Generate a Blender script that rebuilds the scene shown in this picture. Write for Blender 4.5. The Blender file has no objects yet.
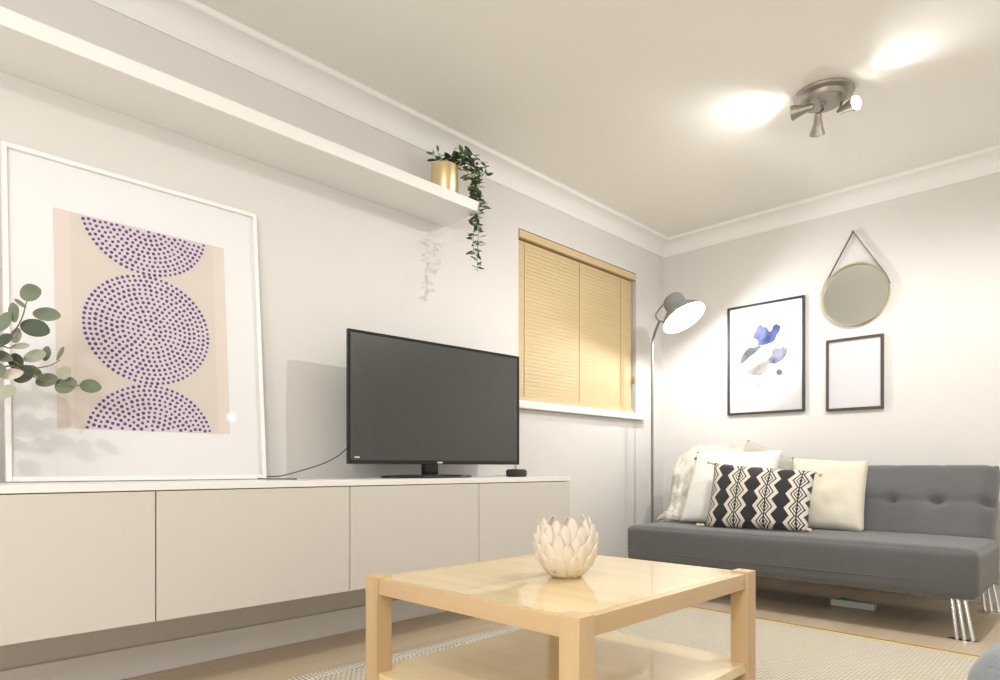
import bpy, bmesh, math, random
from mathutils import Vector, Matrix, noise
random.seed(4)
D = bpy.data; SC = bpy.context.scene; COL = SC.collection
PI = math.pi

# ------------------------------------------------------------------ camera, world, lights, exposure
F = 645.0; TH = math.atan(630 / F); HY = 468.0
CAM = Vector((2.3985, -4.1304, 0.70))
cd = D.cameras.new('camera'); co = D.objects.new('camera', cd); COL.objects.link(co)
cd.sensor_width = 36; cd.lens = F * 36 / 1000; cd.shift_y = (HY - 340) / 1000; cd.clip_start = 0.02
co.location = CAM; co.rotation_euler = (PI / 2, 0, TH); SC.camera = co
w = D.worlds.new('world'); SC.world = w; w.use_nodes = True
w.node_tree.nodes['Background'].inputs[0].default_value = (0.03, 0.035, 0.05, 1)
w.node_tree.nodes['Background'].inputs[1].default_value = 0.3
SC.view_settings.view_transform = 'Standard'; SC.view_settings.look = 'None'
SC.view_settings.gamma = 1; SC.view_settings.use_curve_mapping = False
SC.view_settings.exposure = -0.66

def lamp(name, kind, loc, power, color=(1, .93, .84), radius=.04, aim=None, size=160, blend=.6):
    l = D.lights.new(name, kind); l.energy = power; l.color = color
    l.shadow_soft_size = radius
    if kind == 'SPOT': l.spot_size = math.radians(size); l.spot_blend = blend
    o = D.objects.new(name, l); COL.objects.link(o); o.location = loc
    if aim is not None:
        o.rotation_euler = Vector(aim).to_track_quat('-Z', 'Y').to_euler()
    return o
WARM = (1, .985, .965)
NEUTRAL = (1, .985, .97)
lamp('ceiling_downlight', 'SPOT', (2.0, -1.5, 2.26), 118, NEUTRAL, .022, (-.08, -.02, -1), 170, .45)
lamp('ceiling_downlight', 'SPOT', (2.3, -4.5, 2.26), 70, WARM, .014, (-.05, .15, -1), 172, .4)
lamp('side_lamp', 'POINT', (3.5, -1.65, 1.74), 11, WARM, .032)
lamp('room_fill_light', 'POINT', (1.95, -5.0, 1.10), 45, WARM, .10)  # unseen fill added behind the camera for the ceiling and floor under the sofa
lamp('ceiling_fill_light', 'SPOT', (3.1, -4.95, 1.55), 150, WARM, .12, (-.25, .5, 1), 165, .6)  # added upward fill to brighten the ceiling, not a fitting of the room

# ------------------------------------------------------------------ helpers
def ray(u, v):
    r = Vector((math.cos(TH), math.sin(TH), 0)); f = Vector((-math.sin(TH), math.cos(TH), 0))
    return f + r * ((u - 500) / F) + Vector((0, 0, 1)) * ((HY - v) / F)
def at(u, v, ax, val):
    q = ray(u, v); return CAM + q * ((val - CAM[ax]) / q[ax])

def V(*a): return Vector(a)

MATS = {}
def mat(name, col, rough=.6, metal=0, bump=0, bscale=60, var=0, vscale=8, coat=0, sheen=0, spec=None, emis=None, estr=0):
    if name in MATS: return MATS[name]
    m = D.materials.new(name); m.use_nodes = True; nt = m.node_tree; b = nt.nodes['Principled BSDF']
    b.inputs['Base Color'].default_value = (*col, 1); b.inputs['Roughness'].default_value = rough
    b.inputs['Metallic'].default_value = metal
    b.inputs['Coat Weight'].default_value = coat; b.inputs['Sheen Weight'].default_value = sheen
    if spec is not None: b.inputs['Specular IOR Level'].default_value = spec
    if emis: b.inputs['Emission Color'].default_value = (*emis, 1); b.inputs['Emission Strength'].default_value = estr
    tc = nt.nodes.new('ShaderNodeTexCoord')
    if var:
        n = nt.nodes.new('ShaderNodeTexNoise'); n.inputs['Scale'].default_value = vscale; n.inputs['Detail'].default_value = 4
        mx = nt.nodes.new('ShaderNodeMix'); mx.data_type = 'RGBA'
        mx.inputs[6].default_value = (*[c * (1 - var) for c in col], 1); mx.inputs[7].default_value = (*[min(1, c * (1 + var)) for c in col], 1)
        nt.links.new(tc.outputs['Object'], n.inputs['Vector']); nt.links.new(n.outputs['Fac'], mx.inputs[0])
        nt.links.new(mx.outputs[2], b.inputs['Base Color'])
    if bump:
        n = nt.nodes.new('ShaderNodeTexNoise'); n.inputs['Scale'].default_value = bscale; n.inputs['Detail'].default_value = 3
        bp = nt.nodes.new('ShaderNodeBump'); bp.inputs['Strength'].default_value = bump; bp.inputs['Distance'].default_value = .01
        nt.links.new(tc.outputs['Object'], n.inputs['Vector']); nt.links.new(n.outputs['Fac'], bp.inputs['Height'])
        nt.links.new(bp.outputs['Normal'], b.inputs['Normal'])
    MATS[name] = m; return m

class NT:
    """tiny node-graph writer"""
    def __init__(s, m): s.nt = m.node_tree; s.b = s.nt.nodes['Principled BSDF']
    def n(s, t): return s.nt.nodes.new(t)
    def put(s, sock, v):
        if isinstance(v, (int, float)): sock.default_value = v
        elif isinstance(v, tuple): sock.default_value = v
        else: s.nt.links.new(v, sock)
    def m(s, op, a, b=0.0, c=None):
        x = s.n('ShaderNodeMath'); x.operation = op; s.put(x.inputs[0], a); s.put(x.inputs[1], b)
        if c is not None: s.put(x.inputs[2], c)
        return x.outputs[0]
    def mix(s, f, a, b):
        x = s.n('ShaderNodeMix'); x.data_type = 'RGBA'; s.put(x.inputs[0], f); s.put(x.inputs[6], a); s.put(x.inputs[7], b); return x.outputs[2]
    def coord(s, kind='Object', scale=(1, 1, 1)):
        tc = s.n('ShaderNodeTexCoord'); mp = s.n('ShaderNodeMapping'); mp.inputs['Scale'].default_value = scale
        s.nt.links.new(tc.outputs[kind], mp.inputs['Vector']); return mp.outputs[0]
    def xyz(s, v):
        x = s.n('ShaderNodeSeparateXYZ'); s.put(x.inputs[0], v); return x.outputs
    def noise(s, v, scale, detail=4, rough=.5):
        x = s.n('ShaderNodeTexNoise'); s.put(x.inputs['Vector'], v); x.inputs['Scale'].default_value = scale
        x.inputs['Detail'].default_value = detail; x.inputs['Roughness'].default_value = rough; return x.outputs['Fac']
    def bump(s, h, strength=.3, dist=.01):
        x = s.n('ShaderNodeBump'); x.inputs['Strength'].default_value = strength; x.inputs['Distance'].default_value = dist
        s.put(x.inputs['Height'], h); s.nt.links.new(x.outputs[0], s.b.inputs['Normal'])

def wood(name, c1, c2, axis=0, rough=.35, plank=0, coat=0):
    """grain runs along the given axis; plank = board width, 0 for none"""
    m = mat(name, c1, rough, coat=coat); g = NT(m)
    sc = [26, 26, 26]; sc[axis] = 1.4
    v = g.coord('Object', tuple(sc)); n = g.noise(v, 1.0, 6, .6)
    n2 = g.noise(g.coord('Object', tuple([3 if i != axis else .6 for i in range(3)])), 1.0, 3)
    f = g.m('MULTIPLY', g.m('ADD', n, n2), .5)
    rp = g.n('ShaderNodeMapRange'); rp.inputs[1].default_value = .36; rp.inputs[2].default_value = .64; g.put(rp.inputs[0], f)
    c = g.mix(rp.outputs[0], (*c2, 1), (*c1, 1))
    if plank:
        x = g.xyz(g.coord('Object'))
        a = g.m('DIVIDE', x[1 - axis], plank); cell = g.m('FLOOR', a); fr = g.m('FRACT', a)
        wn = g.n('ShaderNodeTexWhiteNoise'); wn.noise_dimensions = '1D'; g.put(wn.inputs['W'], cell)
        lf = g.m('FRACT', g.m('ADD', g.m('DIVIDE', x[axis], 1.25), wn.outputs['Value']))
        gap = g.m('MAXIMUM', g.m('LESS_THAN', fr, .018), g.m('LESS_THAN', lf, .003))
        tone = g.mix(g.m('MULTIPLY', wn.outputs['Value'], .35), c, (*[k * .8 for k in c2], 1))
        c = g.mix(g.m('MULTIPLY', gap, .28), tone, (.16, .10, .06, 1))
    g.nt.links.new(c, g.b.inputs['Base Color'])
    g.bump(n, .08, .003)
    return m

# ---- bmesh builders
def box(bm, x0, x1, y0, y1, z0, z1, bev=0, seg=2):
    r = bmesh.ops.create_cube(bm, size=1)
    vs = r['verts']
    for v in vs:
        v.co = Vector((x0 + (v.co.x + .5) * (x1 - x0), y0 + (v.co.y + .5) * (y1 - y0), z0 + (v.co.z + .5) * (z1 - z0)))
    if bev:
        es = list({e for v in vs for e in v.link_edges})
        bmesh.ops.bevel(bm, geom=es, offset=bev, segments=seg, profile=.6, affect='EDGES')
def B(*a, **k):
    bm = bmesh.new(); box(bm, *a, **k); return bm
def frames(pts, closed=False):
    n = len(pts); T = []
    for i in range(n):
        a = pts[(i - 1) % n] if closed or i > 0 else pts[i]; b = pts[(i + 1) % n] if closed or i < n - 1 else pts[i]
        T.append((b - a).normalized())
    up = Vector((0, 0, 1)) if abs(T[0].z) < .9 else Vector((1, 0, 0))
    N = [(up - T[0] * up.dot(T[0])).normalized()]
    for i in range(1, n):
        v = N[-1] - T[i] * N[-1].dot(T[i]); N.append(v.normalized())
    return T, N
def tube(bm, pts, r, seg=8, closed=False):
    pts = [Vector(p) for p in pts]; n = len(pts); rs = r if isinstance(r, (list, tuple)) else [r] * n
    T, N = frames(pts, closed); rings = []
    for i in range(n):
        Bn = T[i].cross(N[i])
        rings.append([bm.verts.new(pts[i] + (N[i] * math.cos(2 * PI * k / seg) + Bn * math.sin(2 * PI * k / seg)) * rs[i]) for k in range(seg)])
    for i in range(n if closed else n - 1):
        a, b = rings[i], rings[(i + 1) % n]
        for k in range(seg): bm.faces.new((a[k], a[(k + 1) % seg], b[(k + 1) % seg], b[k]))
    if not closed:
        bm.faces.new(rings[0][::-1]); bm.faces.new(rings[-1])
def lathe(bm, prof, org=(0, 0, 0), axis=(0, 0, 1), seg=32, cap0=False, cap1=False):
    """prof: list of (radius, height along the axis)"""
    q = Vector((0, 0, 1)).rotation_difference(Vector(axis).normalized()); org = Vector(org); rings = []
    for r, h in prof:
        rings.append([bm.verts.new(org + q @ Vector((r * math.cos(2 * PI * k / seg), r * math.sin(2 * PI * k / seg), h))) for k in range(seg)])
    for a, b in zip(rings, rings[1:]):
        for k in range(seg): bm.faces.new((a[k], a[(k + 1) % seg], b[(k + 1) % seg], b[k]))
    if cap0: bm.faces.new(rings[0][::-1])
    if cap1: bm.faces.new(rings[-1])
def smooth_path(pts, n=8):
    pts = [Vector(p) for p in pts]; out = []
    P = [pts[0] * 2 - pts[1]] + pts + [pts[-1] * 2 - pts[-2]]
    for i in range(1, len(P) - 2):
        a, b, c, d = P[i - 1], P[i], P[i + 1], P[i + 2]
        for k in range(n):
            t = k / n
            out.append(.5 * ((2 * b) + (c - a) * t + (2 * a - 5 * b + 4 * c - d) * t * t + (3 * b - a - 3 * c + d) * t ** 3))
    out.append(pts[-1]); return out

def root_loc(p):
    while p is not None and p.parent is not None: p = p.parent
    return p.location.copy() if p is not None else Vector()
def obj(name, bm, m, parent=None, loc=None, smooth=False, label=None):
    """link ONE mesh object; builders work in world coordinates, loc/parent only moves the origin"""
    off = Vector(loc) if loc is not None else root_loc(parent)
    bmesh.ops.recalc_face_normals(bm, faces=bm.faces)
    for v in bm.verts: v.co -= off
    me = D.meshes.new(name); bm.to_mesh(me); bm.free()
    for x in (m if isinstance(m, list) else [m]): me.materials.append(x)
    if smooth:
        for p in me.polygons: p.use_smooth = True
        if smooth != 'all': me.set_sharp_from_angle(angle=math.radians(38))
    o = D.objects.new(name, me); COL.objects.link(o)
    if parent is not None: o.parent = parent
    if loc is not None: o.location = off
    if label: o['label'] = label
    return o
def tag(o, label, cat, group=None, kind=None):
    o['label'] = label; o['category'] = cat
    if group: o['group'] = group
    if kind: o['kind'] = kind
    return o
def thing(name, label, cat, loc, group=None):
    o = D.objects.new(name, None); COL.objects.link(o); o.location = loc; o.empty_display_size = .1
    return tag(o, label, cat, group)
def struct(name, bm, m, parent=None, **k):
    o = obj(name, bm, m, parent, **k)
    if parent is None: o['kind'] = 'structure'
    return o
def copy_tree(o, parent=None):
    c = o.copy(); COL.objects.link(c); c.parent = parent
    for ch in list(o.children): copy_tree(ch, c)
    return c

# ------------------------------------------------------------------ materials
M_wall = mat('wall_paint', (.73, .712, .685), .85, bump=.06, bscale=220)
M_ceil = mat('ceiling_paint', (.87, .86, .82), .9, bump=.05, bscale=180)
M_trim = mat('white_gloss_paint', (.88, .875, .86), .45)
M_cab = mat('cream_lacquer', (.65, .61, .565), .38)
M_cabtop = mat('white_lacquer', (.86, .85, .83), .3)
M_shelf = mat('shelf_lacquer', (.88, .87, .85), .4)
M_white = mat('white_frame_lacquer', (.90, .885, .885), .35)
M_mat = mat('white_mount_card', (.90, .89, .89), .8)
M_black = mat('black_frame_wood', (.035, .032, .035), .4)
M_blackpl = mat('black_plastic', (.012, .012, .013), .3)
M_oak = wood('pale_oak_along_x', (.88, .73, .43), (.80, .63, .34), 0, .24, coat=.5)
M_oakz = wood('pale_oak_upright', (.72, .52, .31), (.62, .43, .24), 2, .4)
M_oakapron = wood('pale_oak_apron', (.72, .52, .31), (.62, .43, .24), 0, .4)
M_floor = wood('laminate_boards', (.76, .63, .46), (.66, .52, .36), 1, .36, plank=.19)
M_nickel = mat('brushed_nickel', (.38, .35, .31), .45, .8)
M_chrome = mat('chrome', (.82, .82, .83), .12, 1)
M_brass = mat('brushed_gold', (.80, .66, .36), .3, .85, var=.06, vscale=40)
M_lampgrey = mat('grey_lamp_enamel', (.24, .24, .23), .45)
M_bulb = mat('lit_bulb', (1, 1, 1), .5, emis=(1, .95, .86), estr=45)

# ------------------------------------------------------------------ the room
XR, YF, ZC, ZB, CA = 4.3, -5.5, 2.306, 2.212, .10
WY0, WY1, WZ0, WZ1 = -1.53, -.352, 1.06, 2.018      # window opening in the left wall
struct('floor', B(-.2, XR + .2, YF - .2, .2, -.1, 0), M_floor)
struct('ceiling', B(-.2, XR + .2, YF - .2, .2, ZC, ZC + .1), M_ceil)
bm = bmesh.new()
box(bm, -.2, 0, YF - .2, WY0, 0, ZC); box(bm, -.2, 0, WY1, 0, 0, ZC)
box(bm, -.2, 0, WY0, WY1, 0, WZ0); box(bm, -.2, 0, WY0, WY1, WZ1, ZC)
struct('wall_left', bm, M_wall)
struct('wall_back', B(-.2, XR + .2, 0, .2, 0, ZC), M_wall)
struct('wall_right', B(XR, XR + .2, YF - .2, 0, 0, ZC), M_wall)
struct('wall_front', B(0, XR, YF - .2, YF, 0, ZC), M_wall)
bm = bmesh.new()                                   # plaster coving, mitred round the room
prof = [(0, -.004), (.006, -.004), (.009, .006)] + [(.009 + .078 * (1 - math.cos(a)), .010 + .068 * math.sin(a)) for a in [i * PI / 16 for i in range(9)]] + [(.093, .082), (.097, .089), (CA + .002, .094)]
rings = []
for a, h in prof:
    rings.append([bm.verts.new((x, y, ZB + h)) for x, y in ((a, -a), (XR - a, -a), (XR - a, YF + a), (a, YF + a))])
rings.append([bm.verts.new((x, y, ZC)) for x, y in ((0, 0), (XR, 0), (XR, YF), (0, YF))])
for a, b in zip(rings, rings[1:]):
    for k in range(4): bm.faces.new((a[k], a[(k + 1) % 4], b[(k + 1) % 4], b[k]))
struct('trim_1', bm, M_trim)
def skirting(name, x0, x1, y0, y1):
    struct(name, B(x0, x1, y0, y1, 0, .10, bev=.004), M_trim)
skirting('baseboard_left', 0, .016, YF, -.016); skirting('baseboard_back', 0, XR, -.016, 0)
skirting('baseboard_right', XR - .016, XR, YF, -.016); skirting('baseboard_front', .016, XR - .016, YF, YF + .016)
# boxed-in panel below the window, its edge shows as a fine upright line
struct('trim_2', B(0, .014, -1.56, -.240, .10, 1.022, bev=.002), M_wall)
struct('trim_3', B(-.12, .055, -1.60, -.300, 1.024, 1.066, bev=.006), M_trim)   # window sill

# window behind the blind
wroot = struct('window_1', B(-.15, -.12, WY0, WY1, WZ0 + .005, WZ0 + .05), M_trim)
bm = bmesh.new()
box(bm, -.15, -.12, WY0, WY0 + .05, WZ0 + .05, WZ1); box(bm, -.15, -.12, WY1 - .05, WY1, WZ0 + .05, WZ1)
box(bm, -.15, -.12, WY0 + .05, WY1 - .05, WZ1 - .05, WZ1); box(bm, -.15, -.12, -.97, -.92, WZ0 + .05, WZ1 - .05)
struct('window_frame', bm, M_trim, wroot)
gl = mat('window_glass', (.9, .95, .95), .02); gl.node_tree.nodes['Principled BSDF'].inputs['Transmission Weight'].default_value = 1
struct('pane', B(-.138, -.132, WY0 + .05, WY1 - .05, WZ0 + .05, WZ1 - .05), gl, wroot)

# ------------------------------------------------------------------ venetian blind
M_slat = wood('honey_slats', (.67, .53, .31), (.62, .47, .26), 1, .6)
by0, by1 = WY0 + .008, WY1 - .004
t = thing('venetian_blind', 'closed honey coloured wooden venetian blind filling the window on the left wall', 'blind', (-.03, (by0 + by1) / 2, WZ0 + .006))
obj('valance', B(-.05, .002, by0, by1 + .002, 1.972, 2.013, bev=.003), M_slat, t)
bm = bmesh.new(); z = 1.112; i = 0
while z < 1.972:
    yy1 = by1 - .026
    vs = [V(-.0205, by0 + .004, z - .0112), V(-.0180, by0 + .004, z - .0118), V(-.0205, by0 + .004, z + .0122), V(-.0230, by0 + .004, z + .0115)]
    a = [bm.verts.new(v) for v in vs]; b = [bm.verts.new(V(v.x, yy1, v.z)) for v in vs]
    for k in range(4): bm.faces.new((a[k], a[(k + 1) % 4], b[(k + 1) % 4], b[k]))
    bm.faces.new(a[::-1]); bm.faces.new(b); z += .0215
obj('slats', bm, M_slat, t)
obj('bottom_rail', B(-.034, -.006, by0 + .004, by1 - .026, 1.074, 1.098, bev=.003), M_slat, t)
M_cordy = mat('tan_ladder_cord', (.52, .36, .16), .8)
for y in (-1.463, -.961, -.516):
    bm = bmesh.new()
    for k in range(40):
        zz = 1.1 + k * .0215; tube(bm, [(-.0165, y, zz), (-.0175, y, zz + .0215)], .0016, 5)
    obj('ladder_cord', bm, M_cordy, t)
pc = obj('pull_cord', (lambda b: (tube(b, [(-.004, -.40, 1.97), (.004, -.398, 1.6), (.006, -.395, 1.32)], .0014, 5), b)[1])(bmesh.new()), M_cordy, t)
bm = bmesh.new(); lathe(bm, [(.002, .055), (.006, .045), (.010, .012), (.009, 0), (.0, 0)], (.006, -.395, 1.265), seg=14)
obj('tassel', bm, mat('brown_wood_bead', (.30, .16, .06), .5), pc, smooth=True)

# ------------------------------------------------------------------ long shelf
tag(obj('floating_shelf', B(0, .256, -5.1, -2.072, 1.877, 1.926, bev=.003), M_shelf, loc=(0, -2.072, 1.877)),
    'long white floating shelf running high along the left wall', 'shelf')

# ------------------------------------------------------------------ wall-hung cabinets
edges = [-1.612, -2.232, -2.866, -3.503, -4.137]
labs = ['cream wall-hung cabinet unit at the end nearest the window, below the small black speaker',
        'cream wall-hung cabinet unit underneath the television stand, left of the end unit',
        'cream wall-hung cabinet unit below the trailing black cable, between television and framed dot print',
        'cream wall-hung cabinet unit cut off by the photo\'s left edge, below the eucalyptus']
M_gap = mat('cabinet_shadow_gap', (.42, .38, .34), .7)
for i in range(4):
    y1, y0 = edges[i], edges[i + 1]
    c = thing('wall_cabinet', labs[i], 'cabinet', (.2, (y0 + y1) / 2, .264), 'row of wall-hung cabinets')
    obj('body', B(0.001, .400, y0 + .0015, y1 - .0015, .266, .6365), M_cab if i == 0 else M_cab, c)
    obj('door', B(.402, .42, y0 + .0018, y1 - (.0018 if i else 0), .264, .634, bev=.0012), M_cab, c)
tag(obj('cabinet_top_panel', B(0.001, .424, -4.137, -1.609, .637, .658, bev=.0015), M_cabtop, loc=(.2, -1.609, .637)),
    'thin white top panel laid along the whole row of cream cabinets', 'worktop')

# ------------------------------------------------------------------ television
A, Bp = V(.21, -2.742, 0), V(.252, -1.80, 0)
ty = (Bp - A).normalized(); tx = V(ty.y, -ty.x, 0)      # tx points into the room
tc_ = (A + Bp) / 2; TW = (Bp - A).length
R = Matrix(((tx.x, ty.x, 0, tc_.x), (tx.y, ty.y, 0, tc_.y), (0, 0, 1, 0), (0, 0, 0, 1)))
def tvb(bm): bmesh.ops.transform(bm, matrix=R, verts=bm.verts); return bm
t = thing('television', 'black flat screen television turned slightly, standing on the white cabinets', 'television', (tc_.x, tc_.y, .658))
obj('back_housing', tvb(B(-.045, -.004, -TW / 2 + .02, TW / 2 - .02, .73, 1.228, bev=.012)), M_blackpl, t, smooth=True)
bm = bmesh.new(); h0, h1 = .716, 1.247; e = .011
box(bm, -.012, .004, -TW / 2, -TW / 2 + e, h0, h1, bev=.002); box(bm, -.012, .004, TW / 2 - e, TW / 2, h0, h1, bev=.002)
box(bm, -.012, .004, -TW / 2 + e, TW / 2 - e, h1 - e, h1, bev=.002); box(bm, -.012, .005, -TW / 2 + e, TW / 2 - e, h0, h0 + .017, bev=.002)
obj('bezel', tvb(bm), mat('glossy_black_bezel', (.015, .012, .014), .15), t)
M_screen = mat('dark_screen', (.032, .034, .031), .26, spec=.9, coat=.35)
MATS['dark_screen'].node_tree.nodes['Principled BSDF'].inputs['Coat Roughness'].default_value = .18
obj('screen', tvb(B(-.008, .001, -TW / 2 + e, TW / 2 - e, h0 + .017, h1 - e)), M_screen, t)
bm = bmesh.new(); box(bm, .004, .0075, -.045, .001, h0 + .001, h0 + .016, bev=.001)
lg = obj('logo_plate', tvb(bm), M_blackpl, t)
obj('logo', tvb(B(.0075, .0081, -.035, -.009, h0 + .005, h0 + .011)), mat('pale_logo', (.8, .78, .8), .4), lg)
obj('sticker', tvb(B(.001, .0016, -TW / 2 + .03, -TW / 2 + .052, h0 + .024, h0 + .030)), mat('pale_sticker', (.6, .6, .58), .5), t)
bm = bmesh.new()
box(bm, -.035, .003, -.095, -.025, .668, .735, bev=.008)
obj('stand_neck', tvb(bm), mat('gloss_black', (.01, .01, .01), .12), t, smooth=True)
bm = bmesh.new()
lathe(bm, [(0.0, 0), (.98, 0), (1, .3), (.97, .7), (.5, 1), (0, 1.05)], seg=40)
for v in bm.verts: v.co = Vector((v.co.x * .105, v.co.y * .235 - .08, .6585 + v.co.z * .014))
obj('stand_base', tvb(bm), MATS['gloss_black'], t, smooth='all')

# cable from the television to behind the leaning print
pts = [at(349, 446, 0, .16), at(338, 456, 0, .13), at(322, 464, 0, .11), at(300, 471, 0, .10), at(280, 476, 0, .10), V(.085, -3.025, .668), V(.10, -3.055, .6625)]
pts += [V(.14, -3.05, .6605), V(.20, -3.02, .6605), V(.26, -2.985, .6605)]
bm = bmesh.new(); tube(bm, smooth_path(pts, 7), .0022, 7)
tag(obj('power_cable', bm, mat('dark_cable', (.07, .05, .04), .5), loc=(.1, -2.9, .658), smooth='all'), 'thin dark cable sagging from the television to the corner of the leaning frame', 'cable')

# small round speaker
t = thing('smart_speaker', 'small black round speaker on the white cabinet top right of the television', 'speaker', (.30, -1.87, .658))
bm = bmesh.new(); lathe(bm, [(0, 0), (.044, 0), (.049, .004), (.050, .012), (.050, .026), (.047, .032), (0, .032)], (.30, -1.87, .6585), seg=36)
obj('body', bm, mat('charcoal_mesh', (.035, .033, .036), .7, bump=.3, bscale=500), t, smooth=True)
bm = bmesh.new(); lathe(bm, [(.047, 0), (.043, .0035), (0, .004)], (.30, -1.87, .6905), seg=36)
obj('top_plate', bm, M_blackpl, t, smooth=True)
bm = bmesh.new(); tube(bm, smooth_path([(.27, -1.83, .668), (.25, -1.80, .672), (.20, -1.77, .663), (.10, -1.74, .661), (.01, -1.72, .661)], 6), .002, 6)
obj('lead', bm, mat('white_lead', (.7, .7, .68), .5), t, smooth='all')

# ------------------------------------------------------------------ big leaning dot print
FY0, FY1 = -3.799, -3.024                                # along the wall
P0, P1 = V(.088, 0, .6585), V(.004, 0, 1.662)            # bottom and top of the back edge
fu = (P1 - P0).normalized(); fn = V(fu.z, 0, -fu.x); FH = (P1 - P0).length; FW = FY1 - FY0
FT = .022
def fr(s, tt, d):        # s along y from the left edge, tt up the frame, d out of it
    return Vector((P0.x, FY0 + s, P0.z)) + fu * tt + fn * d
def frbox(bm, s0, s1, t0, t1, d0, d1, bev=0):
    n0 = len(bm.verts); tmp = bmesh.new(); box(tmp, s0, s1, t0, t1, d0, d1, bev=bev)
    for v in tmp.verts: v.co = fr(*v.co)
    me = D.meshes.new('tmp'); tmp.to_mesh(me); tmp.free(); bm.from_mesh(me); D.meshes.remove(me)
t = thing('framed_print', 'large white framed print of dotted purple circles leaning on the cabinets', 'picture', (P0.x, (FY0 + FY1) / 2, .658))
bm = bmesh.new(); e = .014
frbox(bm, 0, e, 0, FH, 0, FT, .002); frbox(bm, FW - e, FW, 0, FH, 0, FT, .002)
frbox(bm, e, FW - e, 0, e, 0, FT, .002); frbox(bm, e, FW - e, FH - e, FH, 0, FT, .002)
obj('frame', bm, M_white, t)
bm = bmesh.new(); frbox(bm, e * .5, FW - e * .5, e * .5, FH - e * .5, .002, .006); obj('backing_board', bm, mat('brown_hardboard', (.4, .3, .2), .8), t)
# opening of the mount, found from the picture's own proportions
def fcoord(u, v):
    q = ray(u, v); o0 = fr(0, 0, .009); k = (o0 - CAM).dot(fn) / q.dot(fn); p = CAM + q * k - o0
    return p.y, p.dot(fu)
cs = [fcoord(*p) for p in ((53, 208), (225.4, 249), (228, 433.5), (81, 430))]
s0 = cs[0][0]; s1 = (cs[1][0] + cs[2][0]) / 2; t1 = (cs[0][1] + cs[1][1]) / 2; t0 = (cs[2][1] + cs[3][1]) / 2
bm = bmesh.new()
for a in ((e, s0, e, FH - e), (s1, FW - e, e, FH - e), (s0, s1, e, t0), (s0, s1, t1, FH - e)): frbox(bm, *a, .007, .0095)
obj('mount', bm, M_mat, t)
M_paper = mat('blush_paper', (.82, .725, .665), .85, var=.03, vscale=6); M_paper2 = mat('beige_paper', (.76, .69, .62), .85, var=.03, vscale=5)
M_disc = mat('lilac_wash', (.78, .69, .71), .85); M_dot = mat('purple_ink', (.11, .075, .24), .8, var=.3, vscale=30)
bm = bmesh.new(); frbox(bm, s0 - .005, s1 + .005, t0 - .005, t1 + .005, .0065, .0070)
def quad(bm, s0, s1, t0, t1, d, mi):
    f = bm.faces.new([bm.verts.new(fr(a, b, d)) for a, b in ((s0, t0), (s1, t0), (s1, t1), (s0, t1))]); f.material_index = mi
sw = s1 - s0; quad(bm, s0 + sw * .085, s1 - sw * .075, t0, t1, .0072, 1)
cx, cy = fcoord(146, 329.5); rr = (fcoord(209.5, 336)[0] - fcoord(82, 334)[0]) / 2; cx = (fcoord(209.5, 336)[0] + fcoord(82, 334)[0]) / 2
rv = (fcoord(146, 275)[1] - fcoord(146, 384)[1]) / 2; KV = rv / rr
def poly_disc(cx, cy, r, d, mi, seg, clip=True):
    pts = [(cx + r * math.cos(2 * PI * k / seg), cy + r * (KV if r > .05 else 1) * math.sin(2 * PI * k / seg)) for k in range(seg)]
    if clip: pts = [(x, min(max(y, t0), t1)) for x, y in pts]
    if max(p[1] for p in pts) - min(p[1] for p in pts) < .0015: return
    q = []
    for p in pts:
        if not q or (abs(p[0] - q[-1][0]) + abs(p[1] - q[-1][1])) > 1e-5: q.append(p)
    if len(q) > 2: bm.faces.new([bm.verts.new(fr(a, b, d)) for a, b in q]).material_index = mi
for cyy in (cy, cy + 2 * rv, cy - 2 * rv):
    poly_disc(cx, cyy, rr, .0074, 2, 64)
    nr = 12
    for j in range(nr + 1):
        R_ = rr * (j + .25) / (nr + .6); n = max(1, round(2 * PI * R_ / (rr * .088))); ph = random.random() * 6
        for k in range(n):
            a = ph + 2 * PI * k / n + random.uniform(-.15, .15) / n; x, y = cx + R_ * math.cos(a), cyy + R_ * KV * math.sin(a)
            if t0 + .004 < y < t1 - .004: poly_disc(x, y, rr * .027 * random.uniform(.85, 1.15), .0076, 3, 7)
obj('print', bm, [M_paper, M_paper2, M_disc, M_dot], t)
def glassy(name, k=.06):
    m = D.materials.new(name); m.use_nodes = True; nt = m.node_tree; nt.nodes.clear()
    o = nt.nodes.new('ShaderNodeOutputMaterial'); mx = nt.nodes.new('ShaderNodeMixShader'); tr = nt.nodes.new('ShaderNodeBsdfTransparent'); g = nt.nodes.new('ShaderNodeBsdfGlossy')
    g.inputs['Roughness'].default_value = .03; lw = nt.nodes.new('ShaderNodeFresnel'); lw.inputs['IOR'].default_value = 1.28
    nt.links.new(lw.outputs[0], mx.inputs[0]); nt.links.new(tr.outputs[0], mx.inputs[1]); nt.links.new(g.outputs[0], mx.inputs[2]); nt.links.new(mx.outputs[0], o.inputs[0]); return m
M_glaze = glassy('picture_glazing')
bm = bmesh.new(); quad(bm, e, FW - e, e, FH - e, .0130, 0); obj('glazing', bm, M_glaze, t)

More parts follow.
